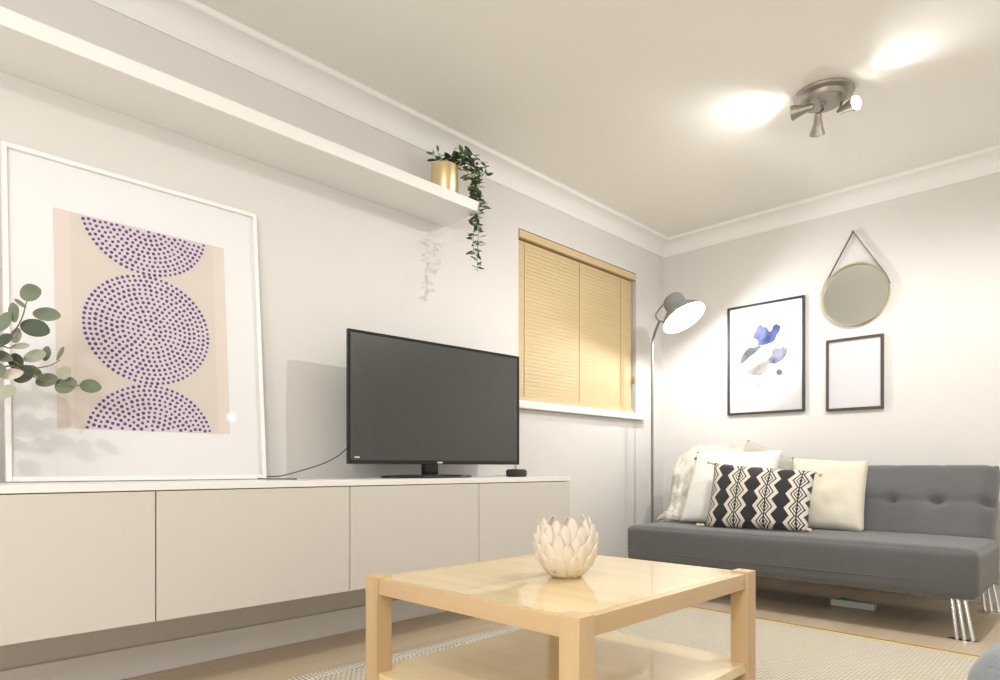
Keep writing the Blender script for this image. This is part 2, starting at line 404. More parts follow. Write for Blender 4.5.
# ------------------------------------------------------------------ eucalyptus, its vase stands just outside the photo's left edge
t = thing('eucalyptus_vase', 'leafy eucalyptus sprigs reaching in from the left in front of the dotted print', 'plant', (.27, -4.02, .658))
bm = bmesh.new(); lathe(bm, [(0, 0), (.045, 0), (.06, .02), (.065, .08), (.045, .15), (.03, .18), (.034, .20), (.029, .20), (.026, .18), (.03, .02), (0, .02)], (.27, -4.02, .6585), seg=32)
obj('vase', bm, mat('white_vase_glaze', (.8, .78, .75), .3), t, smooth='all')
mouth = V(.27, -4.02, .86)
M_stem = mat('olive_stem', (.20, .15, .08), .7); M_e1 = mat('eucalyptus_green', (.19, .235, .165), .6, var=.25, vscale=25); M_e2 = mat('eucalyptus_pale', (.42, .44, .34), .6, var=.15, vscale=25)
M_e3 = mat('cream_petal', (.80, .74, .68), .7)
def E(u, v, x): return at(u, v, 0, x)
sprigs = [[mouth, E(-12, 352, .30), E(4, 344, .33), E(14, 332, .34), E(22, 318, .35), E(27, 300, .36)],
          [mouth, E(-10, 350, .28), E(10, 348, .29), E(26, 345, .28)],
          [mouth, E(-12, 362, .30), E(10, 360, .33), E(26, 368, .35), E(48, 366, .36), E(60, 360, .36)],
          [mouth, E(-10, 372, .32), E(12, 366, .34), E(28, 374, .35), E(50, 383, .36), E(70, 386, .36), E(82, 385, .36)]]
for s in sprigs:
    p = smooth_path(s, 6); bm = bmesh.new(); tube(bm, p, [.0026 - .0014 * i / len(p) for i in range(len(p))], 6); obj('stem', bm, M_stem, t, smooth='all')
def leaf(bm, c, right, up, rx, ry, mi=0, tip=.15, cup=.12, seg=16):
    """cupped round leaf; right/up span its plane, tip gives a slight point"""
    right = right.normalized(); up = up.normalized(); nn = right.cross(up).normalized()
    cen = bm.verts.new(c - nn * rx * cup); ring = []
    mid = []
    for k in range(seg):
        a = 2 * PI * k / seg; rad = 1 + tip * max(0, math.cos(a)) ** 6
        ring.append(bm.verts.new(c + right * (rx * rad * math.cos(a)) + up * (ry * math.sin(a)) + nn * (rx * .06 * math.sin(2 * a))))
        mid.append(bm.verts.new(c + right * (rx * .55 * rad * math.cos(a)) + up * (ry * .55 * math.sin(a)) - nn * rx * cup * .7))
    for k in range(seg):
        j = (k + 1) % seg
        bm.faces.new((cen, mid[k], mid[j])).material_index = mi
        bm.faces.new((mid[k], ring[k], ring[j], mid[j])).material_index = mi
RV = V(math.cos(TH), math.sin(TH), 0); FV = V(-math.sin(TH), math.cos(TH), 0); UV_ = V(0, 0, 1)
lv = [(29.7, 292.5, 11, 8, 10, 0), (14, 313, 9.5, 7, 110, 0), (46, 314, 11.5, 7.5, -8, 0), (34.5, 327.5, 12, 9, -20, 3), (4, 322, 9, 6, 60, 0), (16, 336, 7, 5, 70, 1),
      (20, 346, 8, 3, 5, 1), (34, 356, 10, 6.5, 15, 1), (46, 354, 7, 4.2, 70, 0), (60, 354, 7, 2.4, 65, 0), (16, 362, 7.5, 7, 100, 3), (23, 374, 11, 8, 25, 3), (11, 374, 12, 5, 8, 2),
      (46, 380, 10, 7, 10, 0), (64, 373, 7, 6, 40, 1), (65, 385, 10.5, 8.5, 15, 0), (90, 386, 10.5, 7, -8, 0), (3, 340, 8, 6, 30, 3), (2, 356, 9, 5, -20, 0), (35, 371, 8, 4, -40, 0),
      (5, 392, 9, 7, 20, 1), (-8, 330, 10, 8, 40, 0), (-6, 370, 11, 8, 10, 0), (-10, 350, 10, 7, 80, 1), (20, 303, 6, 2, -40, 0)]
bm = bmesh.new()
for i, (u, v, rx, ry, ang, mi) in enumerate(lv):
    x = .345 + .022 * math.sin(i * 2.3); c = at(u, v, 0, x); a = math.radians(ang); k = .00275
    tilt = random.uniform(-.35, .35)
    right = RV * math.cos(a) + UV_ * math.sin(a) + FV * tilt * .6; up = -RV * math.sin(a) + UV_ * math.cos(a) + FV * tilt
    leaf(bm, c, right, up, rx * k, ry * k, mi)
obj('foliage', bm, [M_e1, M_e2, M_e3, mat('eucalyptus_dark', (.075, .10, .065), .6, var=.25, vscale=25)], t, smooth='all')

# ------------------------------------------------------------------ plant in a gold pot on the shelf
px_, py_ = .135, -2.178
t = thing('potted_plant', 'gold pot with a trailing green plant at the end of the high shelf', 'plant', (px_, py_, 1.926))
bm = bmesh.new(); lathe(bm, [(0, 0), (.060, 0), (.0625, .004), (.0625, .162), (.0605, .164), (.058, .162), (.058, .02), (0, .02)], (px_, py_, 1.9265), seg=40)
obj('pot', bm, M_brass, t, smooth=True)
bm = bmesh.new(); lathe(bm, [(.0575, .13), (.03, .137), (0, .138)], (px_, py_, 1.9265), seg=24); obj('soil', bm, mat('dark_soil', (.05, .035, .02), .95, bump=.6, bscale=150), t)
top = V(px_, py_, 2.085)
vines = []
def vine(pts): vines.append(smooth_path(pts, 8))
vine([top, V(.17, -2.12, 2.13), V(.215, -2.055, 2.09), V(.235, -2.07, 1.98), V(.262, -2.082, 1.88), V(.262, -2.085, 1.78), V(.26, -2.09, 1.68), V(.26, -2.09, 1.60)])
vine([top, V(.18, -2.11, 2.15), V(.20, -2.02, 2.11), V(.225, -2.05, 1.99), V(.262, -2.06, 1.90)])
vine([top, V(.15, -2.10, 2.12), V(.17, -2.03, 2.06), V(.20, -2.055, 1.96), V(.21, -2.06, 1.84), V(.20, -2.06, 1.76), V(.21, -2.065, 1.70)])
vine([top, V(.16, -2.14, 2.14), V(.19, -2.09, 2.12), V(.20, -2.055, 2.04), V(.21, -2.045, 1.95)])
vine([top, V(.12, -2.19, 2.13), V(.11, -2.20, 2.165)])
vine([top, V(.15, -2.16, 2.13), V(.16, -2.13, 2.19)])
vine([top, V(.13, -2.22, 2.10), V(.13, -2.245, 2.15)])
vine([top, V(.16, -2.14, 2.13), V(.18, -2.07, 2.18), V(.20, -1.99, 2.14), V(.2, -1.975, 2.09)])
vine([top, V(.15, -2.15, 2.13), V(.15, -2.08, 2.18), V(.16, -2.01, 2.16)])
for v_ in vines:
    bm = bmesh.new(); tube(bm, v_, .0014, 5); obj('stem', bm, mat('green_stem', (.14, .17, .07), .6), t, smooth='all')
bm = bmesh.new()
for vi, v_ in enumerate(vines):
    L = 0
    for a, b in zip(v_, v_[1:]):
        L += (b - a).length
        while L > .0085:
            L -= .0085
            if (a - top).length < .03: continue
            ang = random.uniform(0, 2 * PI); d = V(math.cos(ang), math.sin(ang), random.uniform(-.55, .5)).normalized()
            s = random.uniform(.012, .021); side = d.cross(V(0, 0, 1)).normalized(); side = (side + V(0, 0, random.uniform(-.6, .6))).normalized()
            leaf(bm, a + d * s * 1.15, d, side, s, s * .48, random.choice((0, 0, 1)), .3, .1, 8)
M_l1 = mat('vine_leaf_dark', (.045, .085, .045), .5, var=.3, vscale=40); M_l2 = mat('vine_leaf_mid', (.15, .24, .09), .5, var=.3, vscale=40)
obj('foliage', bm, [M_l1, M_l2], t, smooth='all')

# ------------------------------------------------------------------ wall pictures on the back wall
def picture(label, x0, x1, z0, z1, e, mtl, inner):
    t = thing('framed_picture', label, 'picture', ((x0 + x1) / 2, 0, z0), None)
    bm = bmesh.new()
    box(bm, x0, x0 + e, -.022, -.001, z0, z1, bev=.0015); box(bm, x1 - e, x1, -.022, -.001, z0, z1, bev=.0015)
    box(bm, x0 + e, x1 - e, -.022, -.001, z0, z0 + e, bev=.0015); box(bm, x0 + e, x1 - e, -.022, -.001, z1 - e, z1, bev=.0015)
    obj('frame', bm, mtl, t); inner(t, x0 + e, x1 - e, z0 + e, z1 - e)
    obj('glazing', B(x0 + e, x1 - e, -.0155, -.0145, z0 + e, z1 - e), M_glaze, t)
    return t
M_sheet = mat('white_sheet', (.88, .88, .89), .8)
def art(t, x0, x1, z0, z1):
    bm = bmesh.new(); box(bm, x0 - .001, x1 + .001, -.010, -.004, z0 - .001, z1 + .001)
    shapes = [(1, [(170, 235), (172, 195), (190, 160), (215, 120), (232, 105), (250, 130), (275, 128), (300, 165), (318, 150), (325, 118), (352, 102), (366, 118), (382, 112), (374, 160), (352, 190), (340, 225), (318, 246), (270, 262), (225, 268), (188, 262)]),
              (2, [(84, 412), (80, 380), (92, 345), (120, 305), (152, 276), (182, 262), (215, 268), (245, 276), (215, 296), (190, 325), (150, 352), (118, 385)]),
              (3, [(110, 462), (150, 446), (200, 420), (240, 392), (285, 380), (305, 398), (280, 430), (262, 470), (235, 492), (180, 497), (140, 485)]),
              (4, [(318, 300), (345, 285), (372, 292), (400, 275), (422, 290), (430, 258), (438, 285), (428, 330), (402, 368), (372, 392), (338, 408), (300, 400), (280, 375), (318, 345)]),
              (5, [(190, 492), (235, 492), (262, 470), (252, 520), (232, 560), (218, 592), (198, 565), (188, 530)]),
              (2, [(372 + 23 * math.cos(a * PI / 8), 470 + 23 * math.sin(a * PI / 8)) for a in range(16)])]
    for k, (mi, ps) in enumerate(shapes):
        vs = []
        for u, v in ps:
            p = at(730 + u / 7.557, 310 + v / 7.557, 1, -.0105); vs.append(bm.verts.new((p.x, -.0103 - .0001 * k, p.z)))
        bm.faces.new(vs).material_index = mi
    def wash(name, c1, c2, s=14):
        m = mat(name, c1, .8); g = NT(m); f = g.noise(g.coord('Object'), s, 5, .6)
        rp = g.n('ShaderNodeMapRange'); rp.inputs[1].default_value = .35; rp.inputs[2].default_value = .62; g.put(rp.inputs[0], f)
        g.nt.links.new(g.mix(rp.outputs[0], (*c1, 1), (*c2, 1)), g.b.inputs['Base Color']); return m
    obj('print', bm, [M_sheet, wash('blue_wash', (.035, .05, .19), (.16, .21, .48)), wash('grey_wash', (.07, .07, .08), (.20, .20, .20)),
                      wash('sand_wash', (.24, .21, .20), (.45, .43, .44)), wash('lilac_grey_wash', (.10, .10, .15), (.38, .38, .52)), wash('mist_wash', (.38, .45, .50), (.66, .71, .76))], t)
picture('tall black framed abstract print in blue and grey on the back wall', .490, .978, 1.048, 1.756, .013, M_black, art)
def blank(t, x0, x1, z0, z1):
    obj('print', B(x0 - .001, x1 + .001, -.010, -.004, z0 - .001, z1 + .001), mat('near_white_sheet', (.84, .82, .84), .8, var=.02, vscale=3), t)
picture('small black framed blank-looking picture hanging below the round mirror', 1.101, 1.404, 1.038, 1.460, .014, mat('dark_brown_frame', (.07, .05, .05), .45), blank)

# round mirror on a strap
mc = V(1.254, 0, 1.706); mr = .181
t = thing('round_mirror', 'round mirror with a thin metal rim hung from a strap on the back wall', 'mirror', (mc.x, 0, mc.z - mr))
bm = bmesh.new(); lathe(bm, [(0, .003), (mr - .008, .003), (mr - .008, .012), (0, .012)], mc, (0, -1, 0), 64); obj('mirror_glass', bm, mat('silvered_glass', (.80, .81, .80), .03, 1), t)
bm = bmesh.new(); lathe(bm, [(mr - .010, .002), (mr, .002), (mr + .001, .026), (mr - .001, .028), (mr - .007, .027), (mr - .010, .013), (mr - .010, .002)], mc, (0, -1, 0), 64)
obj('rim', bm, mat('pale_brass', (.66, .60, .44), .28, 1), t, smooth=True)
nail = V(1.2475, -.016, 2.074)
bm = bmesh.new()
for s in (-1, 1):
    a = math.radians(90 - s * 62); p = mc + V(math.cos(a) * (mr + .003), -.016, math.sin(a) * (mr + .003))
    a2 = math.radians(90 - s * 80); p2 = mc + V(math.cos(a2) * (mr + .003), -.016, math.sin(a2) * (mr + .003))
    for q0, q1 in ((nail, p), (p, p2)):
        d = (q1 - q0).normalized(); n_ = V(0, 1, 0).cross(d) * .0022; dy = V(0, .007, 0)
        vs = [bm.verts.new(q + aa * n_ + bb * dy) for q in (q0, q1) for aa, bb in ((-1, -1), (1, -1), (1, 1), (-1, 1))]
        for k in range(4): bm.faces.new((vs[k], vs[(k + 1) % 4], vs[4 + (k + 1) % 4], vs[4 + k]))
        bm.faces.new(vs[0:4][::-1]); bm.faces.new(vs[4:8])
obj('strap', bm, mat('taupe_strap', (.20, .16, .12), .6), t)
bm = bmesh.new(); lathe(bm, [(0, 0), (.003, 0), (.003, .022), (.007, .024), (.006, .028), (0, .029)], (nail.x, -.001, nail.z), (0, -1, 0), 16)
obj('hook', bm, M_nickel, t, smooth=True)

# ------------------------------------------------------------------ ceiling spotlight fitting
lc = V(1.458, -1.180, ZC)
t = thing('ceiling_spotlight', 'round brushed metal ceiling light with three adjustable spot heads', 'ceiling light', (lc.x, lc.y, lc.z))
bm = bmesh.new(); lathe(bm, [(0, 0), (.113, 0), (.119, .006), (.115, .013), (.092, .018), (.088, .034), (.082, .040), (0, .042)], lc, (0, 0, -1), 56)
obj('ceiling_plate', bm, M_nickel, t, smooth=True)
bm = bmesh.new(); lathe(bm, [(.009, 0), (.008, .006), (0, .008)], lc - V(0, 0, .042), (0, 0, -1), 16); obj('screw_cap', bm, M_nickel, t, smooth=True)
def head(mount, pivot, aim, lit):
    aim = Vector(aim).normalized(); bm = bmesh.new()
    tube(bm, [mount, mount - V(0, 0, .012), (mount + pivot) / 2 - V(0, 0, .004), pivot], .0065, 10)
    arm = obj('arm', bm, M_nickel, t, smooth='all')
    bm = bmesh.new()
    lathe(bm, [(0, -.008), (.011, -.008), (.014, 0), (.016, .022), (.021, .046), (.029, .070), (.031, .080), (.0285, .080), (.026, .068), (.012, .03), (0, .03)], pivot, aim, 28)
    h = obj('spot_head', bm, M_nickel, t, smooth=True)
    bm = bmesh.new(); lathe(bm, [(.0255, .068), (.022, .0745), (.012, .0775), (0, .078)] if lit else [(.0255, .068), (.012, .071), (0, .0715)], pivot, aim, 24)
    obj('bulb', bm, M_bulb if lit else mat('lamp_lens', (.5, .48, .45), .3), h, smooth=True)
    return pivot + aim * .083, aim
glow = []
hL = at(812, 107, 2, 2.232); hR = at(840, 111, 2, 2.225); hM = at(818, 115, 2, 2.215)
gL = at(712, 122, 2, ZC); gR = at(905, 75, 2, ZC)
glow.append(head(lc + V(-.075, -.01, -.034), hL, (gL - hL) + V(0, 0, -.075), True))
glow.append(head(lc + V(.055, .05, -.034), hR, (gR - hR) + V(0, -.16, -.10), True))
head(lc + V(-.02, .045, -.036), hM, (-.16, .42, -.50), True)
lamp('spot_beam', 'SPOT', glow[0][0], 16, NEUTRAL, .02, glow[0][1], 130, 1)
lamp('spot_beam', 'SPOT', glow[1][0], 12, NEUTRAL, .02, glow[1][1], 104, 1)
lamp('spot_beam', 'SPOT', hM + V(-.16, .42, -.50).normalized() * .083, 27, NEUTRAL, .02, (-.45, .25, -.7), 176, .8)

# ------------------------------------------------------------------ floor lamp
lx, ly = .213, -.50
t = thing('floor_lamp', 'slim grey reading floor lamp with a lit bell shade, in the corner beside the sofa', 'floor lamp', (lx, ly, 0))
bm = bmesh.new(); lathe(bm, [(0, 0), (.118, 0), (.120, .006), (.116, .014), (.03, .020), (.016, .030), (.012, .05), (0, .05)], (lx, ly, 0), seg=40); obj('base', bm, M_lampgrey, t, smooth=True)
ax = (RV * .36 - FV * .40 + V(0, 0, -.84)).normalized()
capc = at(671, 297.5, 1, ly)                                   # top of the cap
hinge = at(659.5, 321, 1, ly)
bm = bmesh.new(); pp = [(lx, ly, .04), (lx, ly, .8), (lx, ly, 1.43), (lx + .002, ly, 1.50), at(655.2, 332, 1, ly), hinge]
tube(bm, [Vector(pp[0]), Vector(pp[1])] + smooth_path(pp[2:], 6), .0085, 12); obj('pole', bm, M_lampgrey, t, smooth='all')
prof = [(0, -.004), (.030, -.003), (.052, .006), (.063, .022), (.066, .045), (.067, .082), (.072, .096), (.095, .110), (.122, .138), (.136, .168), (.137, .172)]
inn = [(.134, .170), (.119, .141), (.092, .114), (.068, .099), (.063, .082), (.062, .045), (.056, .02), (0, .004)]
bm = bmesh.new(); lathe(bm, prof, capc, ax, 48); sh = obj('shade', bm, M_lampgrey, t, smooth='all')
bm = bmesh.new(); lathe(bm, [(.137, .172)] + inn, capc, ax, 48); obj('shade_lining', bm, mat('white_enamel', (.88, .86, .82), .4), sh, smooth='all')
bm = bmesh.new(); c2 = capc + ax * .05
side = -(RV - ax * RV.dot(ax)).normalized()
tube(bm, smooth_path([capc + ax * .02 + side * .05, at(656.5, 313, 1, ly), at(656.5, 318, 1, ly), hinge, at(664, 322, 1, ly)], 5), .005, 8); obj('bracket', bm, M_lampgrey, t, smooth='all')
bm = bmesh.new(); lathe(bm, [(0, .05), (.014, .05), (.016, .07), (.030, .095), (.034, .125), (.028, .148), (.014, .158), (0, .160)], capc, ax, 28)
obj('bulb', bm, M_bulb, sh, smooth='all')
lamp('reading_bulb', 'POINT', capc + ax * .195, 24, NEUTRAL, .03)

# ------------------------------------------------------------------ sofa
def fabric(name, c, s=260, v=.12, bmp=.25):
    m = mat(name, c, .9, sheen=.25); g = NT(m); co_ = g.coord('Object'); n = g.noise(co_, s, 2); n2 = g.noise(co_, 7, 4)
    f = g.m('ADD', g.m('MULTIPLY', n, .6), g.m('MULTIPLY', n2, .4))
    g.nt.links.new(g.mix(f, (*[k * (1 - v * 2.2) for k in c], 1), (*[k * (1 + v * 2.2) for k in c], 1)), g.b.inputs['Base Color']); g.bump(n, bmp, .004); return m
M_sofa = fabric('grey_sofa_weave', (.120, .121, .124), 320)
SX0, SX1 = .340, 1.972
t = thing('sofa_bed', 'dark grey tufted sofa bed with chrome legs against the back wall', 'sofa', ((SX0 + SX1) / 2, -.6, 0))
def soft_block(x0, x1, y0, y1, z0, z1, r, puff=.012, nx=40, ny=18, nz=8, dents=()):
    """rounded upholstered block"""
    bm = bmesh.new(); bmesh.ops.create_cube(bm, size=2)
    bmesh.ops.subdivide_edges(bm, edges=bm.edges, cuts=22, use_grid_fill=True)
    hx, hy, hz = (x1 - x0) / 2, (y1 - y0) / 2, (z1 - z0) / 2; c = V((x0 + x1) / 2, (y0 + y1) / 2, (z0 + z1) / 2)
    for v in bm.verts:
        q = v.co.copy()
        def ext(q, h): # concentrate verts near edges
            s = math.copysign(1, q) * (1 - (1 - abs(q)) ** 1.6); return s * h
        p = V(ext(q.x, hx), ext(q.y, hy), ext(q.z, hz))
        core = V(max(-hx + r, min(hx - r, p.x)), max(-hy + r, min(hy - r, p.y)), max(-hz + r, min(hz - r, p.z)))
        d = p - core
        if d.length > 1e-6: p = core + d.normalized() * r
        if abs(q.z) > .98: p.z += math.copysign(puff, q.z) * (1 - q.x ** 4) * (1 - q.y ** 4) * (1 if q.z > 0 else .2)
        if abs(q.y) > .98: p.y += math.copysign(puff, q.y) * (1 - q.x ** 6) * (1 - q.z ** 2) * .7
        v.co = p + c
    return bm
bm = soft_block(SX0, SX1, -1.0, -.42, .170, .374, .034, .008)
sc = obj('seat', bm, M_sofa, t, smooth='all')
bm = bmesh.new()
ring = [(SX0 + .03, -1.0015, .235), (SX0 + .5, -1.006, .235), (SX1 - .5, -1.006, .235), (SX1 - .03, -1.0015, .235)]
tube(bm, smooth_path(ring, 6), .0028, 6); obj('piping', bm, M_sofa, sc, smooth='all')
# backrest: tufted front face
def back_bm(x0, x1, tufts):
    bm = bmesh.new(); NU, NV = 120, 40; front = []
    b0, b1 = V(0, -.475, .352), V(0, -.235, .738); n_ = V(0, -(b1.z - b0.z), (b1.y - b0.y)).normalized()
    def P(u, v, d):
        q = b0.lerp(b1, v); return V(x0 + (x1 - x0) * u, q.y, q.z) + n_ * d
    for j in range(NV + 1):
        row = []
        for i in range(NU + 1):
            u, v = i / NU, j / NV; x = x0 + (x1 - x0) * u
            eu = min(u, 1 - u) * (x1 - x0); ev = min(v, 1 - v) * .435
            rnd = -.045 * (max(0, 1 - eu / .045) ** 2 + max(0, 1 - ev / .045) ** 2)
            d = min(.0, max(-.055, rnd))
            for tx_, tv in tufts:
                r2 = (x - tx_) ** 2 + ((v - tv) * .435) ** 2; d -= .026 * math.exp(-r2 / .0006) + .012 * math.exp(-((x - tx_) ** 2 / .006 + ((v - tv) * .435) ** 2 / .0012))
            d -= .006 * math.exp(-((v - .5) * .435) ** 2 / .0002)
            for tx_ in {round(a, 4) for a, _ in tufts}: d -= .004 * math.exp(-(x - tx_) ** 2 / .0002)
            d += .004 * noise.noise(V(x * 6, v * 3, 1.3))
            row.append(bm.verts.new(P(u, v, d)))
        front.append(row)
    for j in range(NV):
        for i in range(NU): bm.faces.new((front[j][i], front[j][i + 1], front[j + 1][i + 1], front[j + 1][i]))
    # close round the back
    per = [front[0][i] for i in range(NU + 1)] + [front[j][NU] for j in range(1, NV + 1)] + [front[NV][i] for i in range(NU - 1, -1, -1)] + [front[j][0] for j in range(NV - 1, 0, -1)]
    T_ = .12; r1 = [bm.verts.new(v.co - n_ * (T_ * .75)) for v in per]
    cen = P(.5, .5, -T_); r2 = [bm.verts.new((v.co - n_ * (.10)).lerp(cen, .04)) for v in per]
    n = len(per)
    for a, b in ((per, r1), (r1, r2)):
        for k in range(n): bm.faces.new((a[k], a[(k + 1) % n], b[(k + 1) % n], b[k]))
    bm.faces.new(r2)
    return bm
tf = [SX0 + .21 + .1945 * k for k in range(8)]
bk = obj('backrest', back_bm(SX0 + .005, SX1 - .03, [(x, .5) for x in tf]), M_sofa, t, smooth=True)
for x in tf[:0]:
    bm = bmesh.new(); q = V(0, -.475, .352).lerp(V(0, -.235, .715), .5); n_ = V(0, -.363, .24).normalized()
    lathe(bm, [(.012, 0), (.010, .004), (0, .006)], V(x, q.y, q.z) - n_ * .047, n_, 14); obj('button', bm, M_sofa, bk, smooth='all')
obj('under_frame', B(SX0 + .08, SX1 - .07, -.88, -.30, .158, .174, bev=.004), mat('black_steel', (.02, .02, .02), .5), t)
def chrome_leg(x, y, s):
    bm = bmesh.new()
    for k, dx in enumerate((-.026, 0.0, .028)):
        tube(bm, [(x + dx * .8 - .022 * s, y + .03, .172), (x + dx + .006 * s, y, .008)], .0075, 10)
    lg_ = obj('leg', bm, M_chrome, t, smooth=True)
    bm = bmesh.new(); lathe(bm, [(0, 0), (1, 0), (1, .8), (.9, 1), (0, 1)], seg=28)
    for v in bm.verts: v.co = V(x + .006 * s + v.co.x * .056, y + v.co.y * .034, .001 + v.co.z * .008)
    obj('foot_plate', bm, M_chrome, lg_, smooth=True)
for x, s in ((SX0 + .06, -1), (SX1 - .058, 1)):
    for y in (-.955, -.24): chrome_leg(x, y, s)

# pale flat box under the sofa
t = thing('flat_box', 'flat pale box with a green mark lying underneath the grey sofa', 'box', (1.40, -.56, 0))
p0, p1 = at(829, 598, 2, .04), at(872, 604, 2, .04)
bm = B(p0.x, p1.x, -.60, -.55, .001, .034, bev=.003)
obj('body', bm, mat('pale_grey_card', (.75, .78, .72), .6), t)
obj('green_mark', B(p0.x + .04, p0.x + .085, -.59, -.56, .0342, .040, bev=.001), mat('green_tape', (.04, .42, .10), .5), t)

# ------------------------------------------------------------------ cushions
def cushion(c00, c10, c11, c01, T, m, seed=0, ear=.35, n=28, name=None, puff=1.0):
    """corners bottom-left, bottom-right, top-right, top-left (seen from the room); sides draw in between pointed corners"""
    bm = bmesh.new(); uvl = bm.loops.layers.uv.new('UVMap'); F_, K_ = [], []
    nrm = (c10 - c00).cross(c01 - c00).normalized()
    if nrm.dot(CAM - c00) < 0: nrm = -nrm
    uvs = {}
    for side in (1, -1):
        G = []
        for j in range(n + 1):
            row = []
            for i in range(n + 1):
                u, v = i / n, j / n; a, b = 2 * u - 1, 2 * v - 1
                if side == -1 and (i in (0, n) or j in (0, n)): row.append(F_[j][i]); continue
                ins = .055 * ear
                uu = .5 + a * .5 * (1 - ins * (1 - b * b)); vv = .5 + b * .5 * (1 - ins * 1.0 * (1 - a * a))
                p = c00.lerp(c10, uu).lerp(c01.lerp(c11, uu), vv)
                h = (max(0, 1 - a ** 2) * max(0, 1 - b ** 2)) ** .42
                h *= 1 + .16 * noise.noise(V(u * 3 + seed, v * 3, seed)) + .05 * noise.noise(V(u * 8 + seed, v * 8, 2))
                vt = bm.verts.new(p + nrm * side * T / 2 * h * puff + nrm * .007 * noise.noise(V(u * 5, v * 5, seed + 9)))
                row.append(vt)
            G.append(row)
        if side == 1: F_ = G
        for j in range(n):
            for i in range(n):
                f = bm.faces.new((G[j][i], G[j][i + 1], G[j + 1][i + 1], G[j + 1][i]))
                for lp, (ii, jj) in zip(f.loops, ((i, j), (i + 1, j), (i + 1, j + 1), (i, j + 1))): lp[uvl].uv = (ii / n, jj / n)
    return bm
ZS = .376
M_cream = fabric('cream_cotton', (.70, .655, .54), 200, .06, .2); M_offw = fabric('off_white_linen', (.78, .77, .73), 200, .04, .2)
M_beige = fabric('beige_knit', (.47, .44, .37), 160, .12, .5)
def bar(u, v, y): return at(u, v, 1, y)
# cream cushion by the black and white one
cb0, cb1 = at(792, 530, 2, ZS + .004), at(863, 532.5, 2, ZS + .004)
yb = -.60
c = [at(789, 531, 1, -.60), at(864, 533, 1, -.58), at(869, 461, 1, -.375), at(792, 457.5, 1, -.40)]
mn = min(c[0].z, c[1].z)
for q in c[:2]: q.z = max(q.z, ZS + .004)
o = tag(obj('cushion', cushion(*c, .13, M_cream, 3, ear=.7), M_cream, loc=(c[0] + c[1]) / 2, smooth='all'), 'plain cream square cushion with ruched edge to the right of the patterned one', 'cushion', 'cushions on the sofa')
# beige cushion tipped up behind the white one
c = [at(716, 492, 1, -.34), at(782, 505, 1, -.34), at(798, 462, 1, -.28), at(748, 440, 1, -.25)]
o = tag(obj('cushion', cushion(*c, .10, M_beige, 7, ear=.5), M_beige, loc=(c[0] + c[1]) / 2, smooth='all'), 'greyish beige cushion tipped on its corner, peeping out behind the white one', 'cushion', 'cushions on the sofa')
# white cushion
c = [at(679, 521, 1, -.775), at(765, 528, 1, -.70), at(783, 450, 1, -.46), at(697, 452, 1, -.56)]
for q in c[:2]: q.z = max(q.z, ZS + .004)
o = tag(obj('cushion', cushion(*c, .12, M_offw, 5, ear=.6), M_offw, loc=(c[0] + c[1]) / 2, smooth='all'), 'plain off-white cushion standing on the sofa between blanket and patterned cushion', 'cushion', 'cushions on the sofa')
bm = bmesh.new(); lathe(bm, [(0, -.004), (.008, -.002), (.009, .002), (0, .005)], c[3] + (c[0] - c[3]) * .10 + (c[2] - c[3]) * .015 + V(0, -.008, 0), (0.3, -1, 0), 12)
b_ = obj('button', bm, mat('dark_button', (.12, .10, .08), .5), None, smooth='all'); b_.parent = o; b_.location = -o.location
# patterned lumbar cushion
M_pat = mat('black_and_cream_zigzag', (.5, .5, .5), .92, sheen=.2); g = NT(M_pat)
x = g.xyz(g.coord('UV'))
uu = g.m('ADD', g.m('MULTIPLY', x[0], 3.35), .48); a_ = g.m('MULTIPLY', g.m('ABSOLUTE', g.m('SUBTRACT', g.m('FRACT', uu), .5)), 2.0)   # 0 in the column's middle, 1 between columns
tri = g.m('MULTIPLY', g.m('ABSOLUTE', g.m('SUBTRACT', g.m('FRACT', g.m('ADD', g.m('MULTIPLY', x[1], 4.3), .1)), .5)), 2.0)              # 0 at a diamond's middle
dd = g.m('ADD', a_, g.m('MULTIPLY', tri, .38))
def band(lo, hi): return g.m('MULTIPLY', g.m('GREATER_THAN', dd, lo), g.m('LESS_THAN', dd, hi))
light = g.m('MAXIMUM', band(.52, .80), g.m('MAXIMUM', band(.30, .42), band(.12, .22)))
light = g.m('MULTIPLY', light, g.m('GREATER_THAN', a_, .045))
fine = g.noise(g.coord('UV', (110, 70, 1)), 1.0, 2)
cl = g.mix(fine, (.55, .50, .42, 1), (.84, .80, .72, 1)); ck = g.mix(fine, (.010, .010, .013, 1), (.04, .038, .042, 1))
g.nt.links.new(g.mix(light, ck, cl), g.b.inputs['Base Color']); g.bump(fine, .35, .004)
c = [at(705, 527, 1, -.86), at(808, 532, 1, -.82), at(816, 471, 1, -.66), at(714.5, 463, 1, -.74)]
for q in c[:2]: q.z = max(q.z, ZS + .004)
pc_ = c
o = tag(obj('cushion', cushion(*c, .115, M_pat, 11, ear=.55), M_pat, loc=(c[0] + c[1]) / 2, smooth='all'), 'oblong cushion with black and cream zigzag diamond columns, in front on the sofa', 'cushion', 'cushions on the sofa')
M_tas = mat('cream_tassel', (.72, .66, .48), .9)
def tassel(p, d):
    bm = bmesh.new()
    lathe(bm, [(0, -.004), (.006, 0), (.0085, .006), (.006, .012), (.0045, .016), (.008, .034), (.0095, .040), (0, .041)], p, d, 12)
    b = obj('tassel', bm, M_tas, None, smooth='all'); b.parent = o; b.location = -o.location
tassel(c[0] + V(-.002, -.012, .012), (-.5, -.8, .05)); tassel(c[1] + V(.002, -.005, .012), (.5, -.8, .0))
tassel(c[2] + V(0, 0, -.004), (.35, -.3, -.2)); tassel(c[3] + V(0, 0, -.004), (-.3, -.3, .1))

